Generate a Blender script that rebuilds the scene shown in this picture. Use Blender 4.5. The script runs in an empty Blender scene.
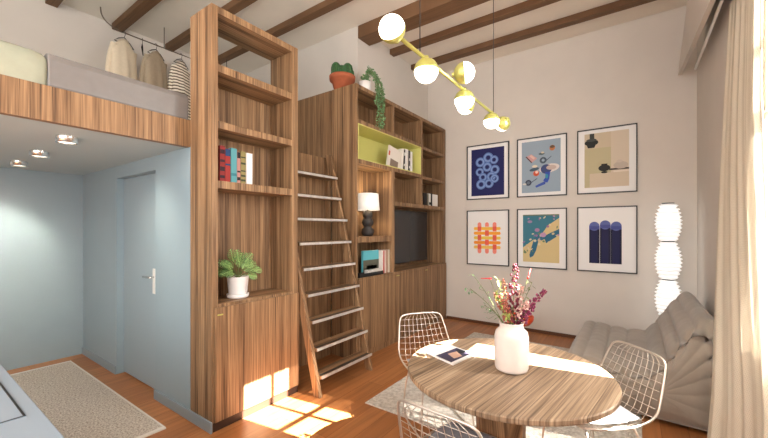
import bpy, math, random
from mathutils import Vector, Matrix
random.seed(7)
PI = math.pi
S = bpy.context.scene
COL = S.collection

# ------------------------------------------------------------------ camera
cam_d = bpy.data.cameras.new('camera'); cam = bpy.data.objects.new('camera', cam_d); COL.objects.link(cam)
cam_d.sensor_width = 36; cam_d.lens = 354/768*36; cam_d.shift_y = 10/768
cam_d.clip_start = 0.05
YAW = math.atan2(250, 354)                       # room x axis lies this far right of the view axis
cam.location = (0, 0, 1.55)
cam.rotation_euler = (PI/2, 0, YAW-PI/2)
S.camera = cam
S.view_settings.view_transform = 'Standard'; S.view_settings.look = 'None'
S.view_settings.gamma = 1; S.view_settings.use_curve_mapping = False
S.view_settings.exposure = 0.12

# ------------------------------------------------------------------ world, sun, daylight
W = bpy.data.worlds.new('sky'); S.world = W; W.use_nodes = True
bg = W.node_tree.nodes['Background']; bg.inputs[0].default_value = (0.80, 0.88, 1.0, 1); bg.inputs[1].default_value = .8
def lamp(name, kind, loc, energy, color=(1,1,1), **k):
    l = bpy.data.lights.new(name, kind); l.energy = energy; l.color = color
    for a, v in k.items(): setattr(l, a, v)
    o = bpy.data.objects.new(name, l); o.location = loc; COL.objects.link(o); return o
SUN = Vector((-0.16, 1, -0.9*math.hypot(.16, 1)))
sun = lamp('sun', 'SUN', (3, -5, 6), 130, (1.0, .92, .82), angle=math.radians(0.3))
sun.rotation_euler = SUN.to_track_quat('-Z', 'Y').to_euler()
def area(name, loc, direction, sx, sy, energy, color):
    o = lamp(name, 'AREA', loc, energy, color, shape='RECTANGLE', size=sx, size_y=sy)
    o.rotation_euler = Vector(direction).to_track_quat('-Z', 'Y').to_euler(); return o
# daylight at the front window, plus fill lamps at two added, unseen windows
area('daylight_front_window', (2.42, -.60, 2.05), (-.05, 1, -.1), .38, 2.2, 80, (1, .97, .93))
area('fill_added_back_window', (-1.86, 1.6, 2.5), (1, .1, 0), 4.0, 2.6, 132, (1, .96, .91))  # added fill lamp, set at an invented window behind the camera
area('fill_added_side_window', (-1.25, -.66, 2.2), (.35, 1, 0), .95, 2.5, 80, (1, .965, .92))  # added fill lamp at an invented side window, brightens faces turned this way

# ------------------------------------------------------------------ materials
MATS = {}
def nodes(name):
    m = bpy.data.materials.new(name); m.use_nodes = True; MATS[name] = m
    nt = m.node_tree; return m, nt, nt.nodes, nt.links, nt.nodes['Principled BSDF']
def M_(name, col, rough=.5, metal=0, noise=0, scale=30, bump=0, emit=None, spec=.5, sheen=0, alpha=1, trans=0, coat=0):
    m, nt, N, L, P = nodes(name)
    P.inputs['Base Color'].default_value = (*col, 1); P.inputs['Roughness'].default_value = rough
    P.inputs['Metallic'].default_value = metal; P.inputs['Specular IOR Level'].default_value = spec
    if coat: P.inputs['Coat Weight'].default_value = coat
    if trans: P.inputs['Transmission Weight'].default_value = trans
    if sheen: P.inputs['Sheen Weight'].default_value = sheen
    if noise or bump:
        tc = N.new('ShaderNodeTexCoord'); n = N.new('ShaderNodeTexNoise'); n.inputs['Scale'].default_value = scale
        n.inputs['Detail'].default_value = 4; L.new(tc.outputs['Object'], n.inputs['Vector'])
        if noise:
            r = N.new('ShaderNodeValToRGB')
            r.color_ramp.elements[0].position = .3; r.color_ramp.elements[1].position = .7
            r.color_ramp.elements[0].color = (*[c*(1-noise) for c in col], 1)
            r.color_ramp.elements[1].color = (*[min(1, c*(1+noise)) for c in col], 1)
            L.new(n.outputs['Fac'], r.inputs[0]); L.new(r.outputs[0], P.inputs['Base Color'])
        if bump:
            b = N.new('ShaderNodeBump'); b.inputs['Strength'].default_value = bump; b.inputs['Distance'].default_value = .01
            L.new(n.outputs['Fac'], b.inputs['Height']); L.new(b.outputs[0], P.inputs['Normal'])
    if emit:
        P.inputs['Emission Color'].default_value = (*emit[0], 1); P.inputs['Emission Strength'].default_value = emit[1]
    return m
def srgb(r, g, b):
    f = lambda c: (c/255/12.92) if c/255 <= .04045 else ((c/255+.055)/1.055)**2.4
    return (f(r), f(g), f(b))
def mth(N, L, op, a, b=None):
    n = N.new('ShaderNodeMath'); n.operation = op
    for i, v in enumerate((a, b)):
        if v is None: continue
        if isinstance(v, (int, float)): n.inputs[i].default_value = v
        else: L.new(v, n.inputs[i])
    return n.outputs[0]
def wood(name, dark, mid, light, w=.055, rough=.5, var=.28, rot=0, flat=False, streak=1.0, seam=.07):
    """laminated strip veneer: strips and grain stand upright on upright faces, run along x (or y) on level ones"""
    m, nt, N, L, P = nodes(name)
    tc = N.new('ShaderNodeTexCoord'); vec = tc.outputs['Object']
    if rot:
        mp = N.new('ShaderNodeMapping'); mp.inputs['Rotation'].default_value = (0, 0, rot); L.new(vec, mp.inputs[0]); vec = mp.outputs[0]
    sp = N.new('ShaderNodeSeparateXYZ'); L.new(vec, sp.inputs[0]); x, y, z = sp.outputs
    if not flat:
        g = N.new('ShaderNodeNewGeometry'); sn = N.new('ShaderNodeSeparateXYZ'); L.new(g.outputs['True Normal'], sn.inputs[0])
        h = mth(N, L, 'GREATER_THAN', mth(N, L, 'ABSOLUTE', sn.outputs[2]), .5)
        xy = mth(N, L, 'ADD', x, y)
        ih = mth(N, L, 'SUBTRACT', 1, h)
        u = mth(N, L, 'ADD', mth(N, L, 'MULTIPLY', y, h), mth(N, L, 'MULTIPLY', xy, ih))
        v = mth(N, L, 'ADD', mth(N, L, 'MULTIPLY', x, h), mth(N, L, 'MULTIPLY', z, ih))
    else: u, v = y, x
    idn = mth(N, L, 'FLOOR', mth(N, L, 'DIVIDE', u, w))
    wn = N.new('ShaderNodeTexWhiteNoise'); wn.noise_dimensions = '1D'; L.new(idn, wn.inputs['W'])
    def nz(su, sv, det, dist=0):
        c = N.new('ShaderNodeCombineXYZ')
        L.new(mth(N, L, 'MULTIPLY', u, su), c.inputs[0]); L.new(mth(N, L, 'MULTIPLY', idn, 3.7), c.inputs[1]); L.new(mth(N, L, 'MULTIPLY', v, sv), c.inputs[2])
        n = N.new('ShaderNodeTexNoise'); n.inputs['Scale'].default_value = 1; n.inputs['Detail'].default_value = det
        n.inputs['Distortion'].default_value = dist; L.new(c.outputs[0], n.inputs['Vector']); return n.outputs['Fac']
    fine = nz(230, 3.0, 3, .1); broad = nz(70, 1.3, 4, .5)
    s = mth(N, L, 'ADD', mth(N, L, 'MULTIPLY', fine, .4), mth(N, L, 'MULTIPLY', broad, .6))
    s = mth(N, L, 'ADD', s, mth(N, L, 'MULTIPLY', mth(N, L, 'SUBTRACT', wn.outputs['Value'], .5), var))
    fr = mth(N, L, 'FRACT', mth(N, L, 'DIVIDE', u, w))
    s = mth(N, L, 'SUBTRACT', s, mth(N, L, 'MULTIPLY', mth(N, L, 'LESS_THAN', fr, .045), seam))
    r = N.new('ShaderNodeValToRGB'); e = r.color_ramp.elements
    k = .2*streak
    e[0].position = .5-k; e[0].color = (*dark, 1); e[1].position = .5+k; e[1].color = (*light, 1)
    q = e.new(.5); q.color = (*mid, 1)
    L.new(s, r.inputs[0]); L.new(r.outputs[0], P.inputs['Base Color']); P.inputs['Roughness'].default_value = rough
    P.inputs['Specular IOR Level'].default_value = .35
    b = N.new('ShaderNodeBump'); b.inputs['Strength'].default_value = .12; b.inputs['Distance'].default_value = .004
    L.new(fine, b.inputs['Height']); L.new(b.outputs[0], P.inputs['Normal'])
    return m

OAK = wood('laminated_oak', srgb(84, 61, 43), srgb(137, 106, 76), srgb(172, 138, 102), w=.05, var=.13, streak=.82)
WAL = OAK
TBL = wood('table_oak', srgb(88, 70, 54), srgb(146, 122, 98), srgb(188, 164, 136), w=.07, var=.1, seam=.1, rot=math.radians(8), flat=True, rough=.42, streak=.9)
BEAM = wood('beam_wood', srgb(72, 50, 33), srgb(110, 80, 55), srgb(138, 106, 76), w=.4, rot=PI/2, flat=True, seam=0, var=.1, rough=.6, streak=1.6)
WALLP = M_('warm_white_plaster', srgb(216, 209, 201), .85, noise=.02, scale=3, bump=.03)
CEIL = M_('ceiling_plaster', srgb(230, 222, 210), .9, noise=.02, scale=3)
SAGE = M_('blue_grey_paint', srgb(142, 160, 169), .4, noise=.015, scale=4)
SAGE_D = M_('door_paint', srgb(144, 161, 170), .4)
SAGE_T = M_('baseboard_paint', srgb(138, 152, 160), .45)
WHITE = M_('white_matt', (.86, .85, .83), .5)
LIME = M_('lime_yellow_lacquer', srgb(212, 208, 126), .45)
BLACK = M_('black_matt', (.012, .012, .013), .45)
DARKM = M_('dark_metal', (.03, .027, .025), .35, .6)
BRASS = M_('brushed_brass', srgb(196, 194, 112), .35, .6)
CHROME = M_('champagne_metal', srgb(212, 203, 192), .3, .75)
STEEL = M_('satin_steel', (.8, .79, .76), .25, .9)
NOSE = M_('aluminium_nosing', (.74, .73, .71), .3, .6, noise=.15, scale=16)
GLOBE = M_('opal_glass', (1, 1, 1), .3, emit=((1, .90, .74), 4.2))
PAPER = M_('white_paper_shade', (.93, .93, .92), .8, emit=((1, .97, .94), .45))
SHADE = M_('linen_lamp_shade', (.9, .88, .84), .8, emit=((1, .93, .82), .35))
STONE = M_('dark_stone', srgb(50, 46, 44), .6, noise=.25, scale=40, bump=.3)
SCREEN = M_('screen_glass', (.03, .03, .033), .22)
TERRA = M_('terracotta', srgb(172, 94, 62), .8, noise=.08, scale=20)
CERAM = M_('white_ceramic', (.82, .80, .79), .35, noise=.015, scale=8)
VASEM = M_('stoneware_white', srgb(226, 214, 206), .55, noise=.03, scale=14, bump=.15)
CACT = M_('cactus_green', srgb(52, 92, 52), .6, noise=.4, scale=60, bump=.5)
LEAF = M_('leaf_green', srgb(40, 92, 40), .45, noise=.3, scale=25)
LEAFV = M_('leaf_pale_stripes', srgb(160, 196, 116), .5)
LEAF2 = M_('trailing_leaf_green', srgb(112, 152, 104), .5, noise=.4, scale=60)
LEAF3 = M_('lime_leaf', srgb(166, 178, 96), .6, noise=.15, scale=60)
STEMG = M_('green_stem', srgb(104, 116, 64), .6)
BURG = M_('burgundy_petal', srgb(104, 24, 44), .6, noise=.3, scale=90)
MAG = M_('magenta_petal', srgb(118, 32, 70), .6, noise=.3, scale=90)
BLUSH = M_('blush_petal', srgb(206, 166, 156), .6, noise=.18, scale=90)
RUST = M_('rust_petal', srgb(160, 86, 68), .6, noise=.25, scale=90)
REDB = M_('red_bud', srgb(214, 56, 56), .5)
ORANGE = M_('orange_lacquer', srgb(214, 74, 28), .4)
SOFAM = M_('taupe_suede', srgb(160, 150, 138), .95, noise=.05, scale=9, bump=.25, sheen=.3)
CLOTH1 = M_('cream_linen', srgb(222, 208, 184), .9, noise=.04, scale=40)
CLOTH2 = M_('mushroom_linen', srgb(168, 152, 130), .9, noise=.06, scale=40)
BEDG = M_('grey_mattress_cloth', srgb(120, 117, 115), .38, noise=.04, scale=18, bump=.15)
BEDGR = M_('sage_bedspread_cloth', srgb(158, 162, 144), .9, noise=.05, scale=14, bump=.2)
CUSH = M_('white_seat_cloth', srgb(196, 196, 202), .9, noise=.03, scale=60, bump=.1)
CUSHG = M_('grey_seat_cloth', srgb(140, 140, 146), .9, noise=.05, scale=60, bump=.15)
COUNTER = M_('pale_blue_grey_worktop', srgb(142, 154, 165), .4)
CABF = M_('counter_front_paint', srgb(140, 152, 160), .5)
NAVY = M_('navy_ink', srgb(28, 34, 108), .7)
PAPERW = M_('print_paper', (.86, .85, .84), .7)
LENS = M_('lamp_lens', (1, 1, 1), .3, emit=((1, .93, .8), 1.6))

def flat(name, r, g, b, rough=.7): return MATS.get(name) or M_(name, srgb(r, g, b), rough)

def stripes(name, c1, c2, scale, axis='Z', rough=.85, diag=0):
    m, nt, N, L, P = nodes(name); tc = N.new('ShaderNodeTexCoord'); w = N.new('ShaderNodeTexWave')
    w.bands_direction = axis; w.inputs['Scale'].default_value = scale; w.inputs['Distortion'].default_value = .8; w.inputs['Detail'].default_value = 0
    r = N.new('ShaderNodeValToRGB'); r.color_ramp.interpolation = 'CONSTANT'
    r.color_ramp.elements[0].color = (*c1, 1); r.color_ramp.elements[1].color = (*c2, 1); r.color_ramp.elements[1].position = .62
    L.new(tc.outputs['Object'], w.inputs[0]); L.new(w.outputs['Fac'], r.inputs[0]); L.new(r.outputs[0], P.inputs['Base Color']); P.inputs['Roughness'].default_value = rough
    return m
STRIPED = stripes('striped_cotton', srgb(232, 222, 204), srgb(96, 80, 64), 7.5)

def floor_mat():
    m, nt, N, L, P = nodes('oiled_floorboards')
    tc = N.new('ShaderNodeTexCoord'); br = N.new('ShaderNodeTexBrick')
    br.inputs['Color1'].default_value = (*srgb(182, 122, 74), 1); br.inputs['Color2'].default_value = (*srgb(160, 102, 58), 1)
    br.inputs['Mortar'].default_value = (*srgb(104, 58, 30), 1)
    br.inputs['Scale'].default_value = 1; br.inputs['Mortar Size'].default_value = .0016; br.inputs['Brick Width'].default_value = 1.9
    br.inputs['Row Height'].default_value = .17; br.inputs['Mortar Smooth'].default_value = .3
    L.new(tc.outputs['Object'], br.inputs['Vector'])
    mp = N.new('ShaderNodeMapping'); mp.inputs['Scale'].default_value = (1.6, 24, 1); L.new(tc.outputs['Object'], mp.inputs[0])
    n = N.new('ShaderNodeTexNoise'); n.inputs['Scale'].default_value = 1; n.inputs['Detail'].default_value = 5; L.new(mp.outputs[0], n.inputs['Vector'])
    mx = N.new('ShaderNodeMix'); mx.data_type = 'RGBA'; mx.blend_type = 'MULTIPLY'; mx.inputs['Factor'].default_value = 1
    r = N.new('ShaderNodeValToRGB'); r.color_ramp.elements[0].position = .3; r.color_ramp.elements[1].position = .7
    r.color_ramp.elements[0].color = (.72, .72, .72, 1); r.color_ramp.elements[1].color = (1.1, 1.1, 1.1, 1)
    L.new(n.outputs['Fac'], r.inputs[0]); L.new(br.outputs['Color'], mx.inputs[6]); L.new(r.outputs[0], mx.inputs[7])
    L.new(mx.outputs[2], P.inputs['Base Color']); P.inputs['Roughness'].default_value = .38; P.inputs['Specular IOR Level'].default_value = .4
    return m
FLOORM = floor_mat()
def rug_mat(name, c1, c2, scale, bump):
    m, nt, N, L, P = nodes(name)
    tc = N.new('ShaderNodeTexCoord'); v = N.new('ShaderNodeTexVoronoi'); v.inputs['Scale'].default_value = scale
    n = N.new('ShaderNodeTexNoise'); n.inputs['Scale'].default_value = scale*.6; n.inputs['Detail'].default_value = 4
    L.new(tc.outputs['Object'], v.inputs['Vector']); L.new(tc.outputs['Object'], n.inputs['Vector'])
    r = N.new('ShaderNodeValToRGB'); r.color_ramp.elements[0].position = .35; r.color_ramp.elements[1].position = .6
    r.color_ramp.elements[0].color = (*c1, 1); r.color_ramp.elements[1].color = (*c2, 1)
    L.new(n.outputs['Fac'], r.inputs[0]); L.new(r.outputs[0], P.inputs['Base Color']); P.inputs['Roughness'].default_value = 1; P.inputs['Specular IOR Level'].default_value = .1
    b = N.new('ShaderNodeBump'); b.inputs['Strength'].default_value = bump; b.inputs['Distance'].default_value = .01
    L.new(v.outputs['Distance'], b.inputs['Height']); L.new(b.outputs[0], P.inputs['Normal']); return m
RUNM = rug_mat('speckled_wool', srgb(166, 152, 138), srgb(226, 216, 204), 130, .8)
RUGM = rug_mat('pale_wool', srgb(186, 180, 170), srgb(214, 209, 200), 60, .6)
def curtain_mat():
    m, nt, N, L, P = nodes('open_weave_linen')
    P.inputs['Base Color'].default_value = (*srgb(222, 213, 195), 1); P.inputs['Roughness'].default_value = .95
    out = N['Material Output']
    tr = N.new('ShaderNodeBsdfTranslucent'); tr.inputs[0].default_value = (*srgb(236, 222, 194), 1)
    tp = N.new('ShaderNodeBsdfTransparent')
    m1 = N.new('ShaderNodeMixShader'); m1.inputs[0].default_value = .014
    L.new(P.outputs[0], m1.inputs[1]); L.new(tr.outputs[0], m1.inputs[2])
    uv = N.new('ShaderNodeTexCoord'); sp = N.new('ShaderNodeSeparateXYZ'); L.new(uv.outputs['UV'], sp.inputs[0])
    a = mth(N, L, 'SINE', mth(N, L, 'MULTIPLY', sp.outputs[0], 2*PI/.022)); b = mth(N, L, 'SINE', mth(N, L, 'MULTIPLY', sp.outputs[1], 2*PI/.022))
    hole = mth(N, L, 'GREATER_THAN', mth(N, L, 'MULTIPLY', a, b), .42)
    n = N.new('ShaderNodeTexNoise'); n.inputs['Scale'].default_value = 2.2; L.new(uv.outputs['UV'], n.inputs['Vector'])
    f = mth(N, L, 'MULTIPLY', hole, mth(N, L, 'MULTIPLY', n.outputs['Fac'], .4))
    m2 = N.new('ShaderNodeMixShader'); L.new(f, m2.inputs[0]); L.new(m1.outputs[0], m2.inputs[1]); L.new(tp.outputs[0], m2.inputs[2])
    L.new(m2.outputs[0], out.inputs['Surface']); return m
CURT = curtain_mat()
def glass_mat():
    m, nt, N, L, P = nodes('window_glass'); out = N['Material Output']
    t = N.new('ShaderNodeBsdfTransparent'); g = N.new('ShaderNodeBsdfGlossy'); g.inputs['Roughness'].default_value = .02
    mx = N.new('ShaderNodeMixShader'); mx.inputs[0].default_value = .06
    L.new(t.outputs[0], mx.inputs[1]); L.new(g.outputs[0], mx.inputs[2]); L.new(mx.outputs[0], out.inputs['Surface']); return m
GLASS = glass_mat()

# ------------------------------------------------------------------ mesh helpers
class MB:
    def __init__(s): s.v = []; s.f = []; s.m = []; s.sm = []; s.uv = None
    def add(s, vs, fs, mi=0, smooth=False):
        b = len(s.v); s.v += [Vector(p) for p in vs]
        for f in fs: s.f.append([b+i for i in f]); s.m.append(mi); s.sm.append(smooth)
    def box(s, x0, x1, y0, y1, z0, z1, mi=0, rot=None, piv=None):
        vs = [Vector((x, y, z)) for x in (x0, x1) for y in (y0, y1) for z in (z0, z1)]
        if rot is not None:
            p = Vector(piv) if piv is not None else Vector(((x0+x1)/2, (y0+y1)/2, (z0+z1)/2))
            vs = [rot @ (q-p)+p for q in vs]
        s.add(vs, [(0, 1, 3, 2), (4, 6, 7, 5), (0, 4, 5, 1), (2, 3, 7, 6), (0, 2, 6, 4), (1, 5, 7, 3)], mi); return s
    def prism(s, pts, ax, a, b, mi=0, smooth=False):
        """polygon pts (2d) extruded along axis ax from a to b"""
        def mk(p, t):
            return {'X': (t, p[0], p[1]), 'Y': (p[0], t, p[1]), 'Z': (p[0], p[1], t)}[ax]
        n = len(pts); vs = [mk(p, a) for p in pts]+[mk(p, b) for p in pts]
        s.add(vs, [list(range(n))[::-1], list(range(n, 2*n))], mi)
        b0 = len(s.v)-2*n
        for i in range(n):
            j = (i+1) % n; s.f.append([b0+i, b0+j, b0+n+j, b0+n+i]); s.m.append(mi); s.sm.append(smooth)
        return s
    def lathe(s, prof, c=(0, 0, 0), n=32, mi=0, axis=None, cap=True, smooth=True):
        """prof = [(r,z)...]"""
        q = Matrix.Identity(3) if axis is None else Vector((0, 0, 1)).rotation_difference(Vector(axis)).to_matrix()
        c = Vector(c); vs = []
        for r, z in prof:
            for k in range(n):
                a = 2*PI*k/n; vs.append(c+q @ Vector((r*math.cos(a), r*math.sin(a), z)))
        fs = []
        for i in range(len(prof)-1):
            for k in range(n):
                fs.append((i*n+k, i*n+(k+1) % n, (i+1)*n+(k+1) % n, (i+1)*n+k))
        s.add(vs, fs, mi, smooth)
        if cap:
            b = len(s.v)-len(vs)
            s.f.append([b+k for k in range(n)][::-1]); s.m.append(mi); s.sm.append(False)
            s.f.append([b+(len(prof)-1)*n+k for k in range(n)]); s.m.append(mi); s.sm.append(False)
        return s
    def cyl(s, c, r, h, n=24, mi=0, axis=None, r2=None):
        return s.lathe([(r, 0), (r if r2 is None else r2, h)], c, n, mi, axis)
    def tube(s, pts, r, n=6, mi=0, closed=False, r2=None):
        pts = [Vector(p) for p in pts]; m = len(pts); rings = []; up = None
        for i, p in enumerate(pts):
            if closed: t = pts[(i+1) % m]-pts[i-1]
            else: t = pts[min(i+1, m-1)]-pts[max(i-1, 0)]
            t = t.normalized() if t.length > 1e-9 else Vector((0, 0, 1))
            if up is None:
                up = Vector((0, 0, 1)) if abs(t.z) < .9 else Vector((1, 0, 0))
            up = (up-t*up.dot(t)); up = up.normalized() if up.length > 1e-6 else t.orthogonal().normalized()
            sd = t.cross(up); rr = r if r2 is None else r+(r2-r)*i/(m-1)
            rings.append([p+(up*math.cos(2*PI*k/n)+sd*math.sin(2*PI*k/n))*rr for k in range(n)])
        vs = [q for rg in rings for q in rg]; fs = []
        for i in range(m if closed else m-1):
            j = (i+1) % m
            for k in range(n): fs.append((i*n+k, i*n+(k+1) % n, j*n+(k+1) % n, j*n+k))
        if not closed: fs += [tuple(range(n))[::-1], tuple((m-1)*n+k for k in range(n))]
        s.add(vs, fs, mi, True); return s
    def ball(s, c, r, n=12, mi=0, sc=(1, 1, 1), rot=None, half=None):
        """half=(axis) -> only the hemisphere towards +axis"""
        rings = max(4, n//2); prof = []
        q = Matrix.Identity(3)
        if half is not None: q = Vector((0, 0, 1)).rotation_difference(Vector(half).normalized()).to_matrix()
        c = Vector(c); lo = 0 if half is not None else -PI/2
        for i in range(rings+1):
            a = lo+(PI/2-lo)*i/rings; prof.append((math.cos(a), math.sin(a)))
        vs = []
        for (pr, pz) in prof:
            for k in range(n):
                a = 2*PI*k/n; p = Vector((pr*math.cos(a)*sc[0], pr*math.sin(a)*sc[1], pz*sc[2]))*r
                p = q @ p
                if rot is not None: p = rot @ p
                vs.append(c+p)
        fs = [(i*n+k, i*n+(k+1) % n, (i+1)*n+(k+1) % n, (i+1)*n+k) for i in range(rings) for k in range(n)]
        s.add(vs, fs, mi, True); return s
    def leaf(s, p, d, nrm, l, w, mi=0, fold=.15):
        """pointed leaf blade of six points, slightly folded"""
        p = Vector(p); d = Vector(d).normalized(); nrm = Vector(nrm); nrm = (nrm-d*nrm.dot(d))
        nrm = nrm.normalized() if nrm.length > 1e-6 else d.orthogonal().normalized(); t = d.cross(nrm)
        a = p; b = p+d*l*.35; c_ = p+d*l*.72-nrm*l*.05; e = p+d*l-nrm*l*.14
        vs = [a, b+t*w*.5+nrm*w*fold, c_+t*w*.36+nrm*w*fold, e, c_-t*w*.36+nrm*w*fold, b-t*w*.5+nrm*w*fold, b, c_]
        s.add(vs, [(0, 1, 6), (1, 2, 7, 6), (2, 3, 7), (0, 6, 5), (6, 7, 4, 5), (7, 3, 4)], mi, True); return s
    def build(s, name, mats, parent=None, bevel=0, local=False, solid=0, sub=0, wn=False):
        if not isinstance(mats, (list, tuple)): mats = [mats]
        off = Vector((0, 0, 0))
        if parent is not None and not local:
            p = parent
            while p is not None: off += p.location; p = p.parent
        me = bpy.data.meshes.new(name); me.from_pydata([v-off for v in s.v], [], s.f)
        for m in mats: me.materials.append(m)
        for p, mi, sm in zip(me.polygons, s.m, s.sm): p.material_index = mi; p.use_smooth = sm
        if s.uv:
            ul = me.uv_layers.new(name='UVMap')
            for lp in me.loops: ul.data[lp.index].uv = s.uv[lp.vertex_index]
        me.validate(); me.update()
        o = bpy.data.objects.new(name, me); COL.objects.link(o)
        if parent is not None: o.parent = parent
        if bevel:
            b = o.modifiers.new('bevel', 'BEVEL'); b.width = bevel; b.segments = 2; b.limit_method = 'ANGLE'
        if solid:
            b = o.modifiers.new('solid', 'SOLIDIFY'); b.thickness = solid; b.offset = 0
        if sub:
            b = o.modifiers.new('sub', 'SUBSURF'); b.levels = sub; b.render_levels = sub
        return o
def tag(o, label, cat, group=None):
    o['label'] = label; o['category'] = cat
    if group: o['group'] = group
    return o
def thing(name, label, cat, loc=(0, 0, 0), rz=0, group=None):
    o = bpy.data.objects.new(name, None); o.empty_display_size = .1; COL.objects.link(o)
    o.location = loc; o.rotation_euler = (0, 0, rz); return tag(o, label, cat, group)
def struct(o): o['kind'] = 'structure'; return o
def smooth_path(pts, n=2, closed=False):
    pts = [Vector(p) for p in pts]
    for _ in range(n):
        q = []; m = len(pts); rng = range(m) if closed else range(m-1)
        if not closed: q.append(pts[0])
        for i in rng:
            a, b = pts[i], pts[(i+1) % m]; q += [a*.75+b*.25, a*.25+b*.75]
        if not closed: q.append(pts[-1])
        pts = q
    return pts
def rx(a): return Matrix.Rotation(a, 3, 'X')
def ry(a): return Matrix.Rotation(a, 3, 'Y')
def rz(a): return Matrix.Rotation(a, 3, 'Z')

# ------------------------------------------------------------------ room shell
H = 4.28; XB = 5.66; YW = -.62; XL = -1.9
b = MB(); b.box(XL-.2, XB+.2, YW-.2, 5.9, -.12, 0); struct(b.build('floor', FLOORM))
b = MB(); b.box(XL-.2, XB+.2, YW-.2, 5.9, H, H+.12); struct(b.build('ceiling', CEIL))
b = MB(); b.box(XB, XB+.2, YW-.2, 5.9, 0, H); struct(b.build('wall_right', WALLP))
b = MB(); b.box(1.62, 3.68, 5.66, 5.86, 0, H); b.box(XL-.2, 1.62, 5.66, 5.86, 2.2, H); struct(b.build('wall_loft', WALLP))
b = MB(); b.box(3.68, XB, 3.03, 5.66, 0, H); struct(b.build('wall_far', WALLP))
# wall with the windows
b = MB(); y0, y1 = YW-.08, YW
b.box(XL-.2, -1.75, y0, y1, 0, H); b.box(-1.75, -.75, y0, y1, 0, .9); b.box(-1.75, -.75, y0, y1, 3.5, H)
b.box(-.75, 2.20, y0, y1, 0, H); b.box(2.20, 2.92, y0, y1, 3.3, H); b.box(2.92, 3.15, y0, y1, 2.24, H); b.box(2.20, 3.15, y0, y1, 0, .85); b.box(2.20, 2.36, y0, y1, .85, 2.24)
b.box(3.15, XB, y0, y1, 0, H); struct(b.build('wall_front', WALLP))
# wall behind the camera, with an opening added to let light in
b = MB(); b.box(XL-.2, XL, YW-.2, -.4, 0, H); b.box(XL-.2, XL, -.4, 3.6, 0, 1.2); b.box(XL-.2, XL, -.4, 3.6, 3.8, H); b.box(XL-.2, XL, 3.6, 5.66, 0, H)
struct(b.build('wall_left', WALLP))
# window frames and panes
def window(name, ax, segs_u, segs_w, c, bars_u, bars_w, t=.035):
    (u0, u1), (w0, w1) = segs_u, segs_w
    fb = MB(); gb = MB()
    def bx(m, a0, a1, z0, z1, d): m.box(a0, a1, c-d, c+d, z0, z1) if ax == 'X' else m.box(c-d, c+d, a0, a1, z0, z1)
    for a in (u0, u1-t): bx(fb, a, a+t, w0, w1, .03)
    for a in (w0, w1-t): bx(fb, u0, u1, a, a+t, .03)
    for a in bars_u: bx(fb, a-.017, a+.017, w0, w1, .01)
    for a in bars_w: bx(fb, u0, u1, a-.02, a+.02, .01)
    o = struct(fb.build(name, WHITE)); bx(gb, u0+.01, u1-.01, w0+.01, w1-.01, .003); gb.build('pane', GLASS, o); return o
window('window_1', 'X', (2.185, 2.92), (2.24, 3.305), YW-.045, (2.505,), (2.63,))
window('window_2', 'X', (2.345, 3.15), (.85, 2.235), YW-.045, (2.92,), ())
window('added_window_3', 'X', (-1.75, -.75), (.9, 3.5), YW-.04, (-1.25,), (2.3,))  # unseen window added for fill, placed so its sun lands out of view
window('added_window_4', 'Y', (-.4, 3.6), (1.2, 3.8), XL-.1, (.9, 2.25), (2.6,))  # unseen window added behind the camera to bring in light without sun
# alcove under the loft
b = MB(); b.box(XL, 1.62, 5.6, 5.66, 0, 2.22); struct(b.build('wall_alcove', SAGE))
b = MB()
b.box(1.44, 1.62, 4.51, 5.6, 0, 2.22); b.box(1.44, 1.62, 2.945, 3.58, 0, 2.22); b.box(1.44, 1.62, 3.58, 4.51, 2.09, 2.22)
struct(b.build('wall_door', SAGE))
b = MB(); b.box(1.505, 1.55, 3.585, 4.505, .012, 2.086); d = b.build('door_1', SAGE_D, bevel=.003); struct(d)
b = MB(); b.box(1.493, 1.505, 3.72, 3.775, .93, 1.17)
b.build('handle_plate', M_('nickel_plate', (.75, .74, .7), .4, .2), d, bevel=.002)
b = MB(); b.tube([(1.495, 3.745, 1.09), (1.455, 3.745, 1.09)], .009, 8); b.tube(smooth_path([(1.458, 3.74, 1.09), (1.45, 3.765, 1.09), (1.45, 3.875, 1.088)]), .009, 8)
b.build('door_handle', STEEL, d)
b = MB(); b.box(1.425, 1.44, 4.51, 5.6, 0, .085); struct(b.build('baseboard_back', SAGE_T, bevel=.003))
b = MB(); b.box(1.425, 1.4395, 2.605, 3.58, 0, .085); struct(b.build('baseboard_door', SAGE_T, bevel=.003))
b = MB(); b.box(XB-.018, XB, .65, 2.66, 0, .045); b.box(XB-.018, XB, -.6, .65, 0, .045); struct(b.build('baseboard_right', M_('walnut_skirting', srgb(96, 58, 34), .5)))
# loft slab and its wooden fascia
b = MB(); b.box(XL, 1.44, 3.0, 5.66, 2.22, 2.43); b.box(1.44, 3.2, 3.1, 5.66, 2.22, 2.405); b.box(3.2, 3.68, 3.1, 5.66, 2.22, 2.405); struct(b.build('ceiling_alcove', M_('alcove_ceiling_bounce_tint', srgb(180, 194, 197), .6)))  # blue-grey ceiling colour lightened to stand in for bounced light under the loft
b = MB(); b.box(XL, 1.45, 2.945, 2.998, 2.215, 2.432); struct(b.build('trim_1', OAK))
b = MB(); b.box(2.285, 3.205, 3.065, 3.095, .0, 2.41); struct(b.build('trim_2', OAK))
b = MB(); b.box(3.21, 3.245, 3.07, 4.6, 2.445, 3.27); struct(b.build('trim_3', OAK, bevel=.002))
# plaster boxing high on the window wall
b = MB(); b.prism([(5.62, 3.43), (4.65, 3.86), (3.6, 4.27), (2.0, 4.27), (2.0, 3.17), (3.4, 3.17)], 'Y', -.475, -.44); struct(b.build('trim_4', WALLP))

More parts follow.
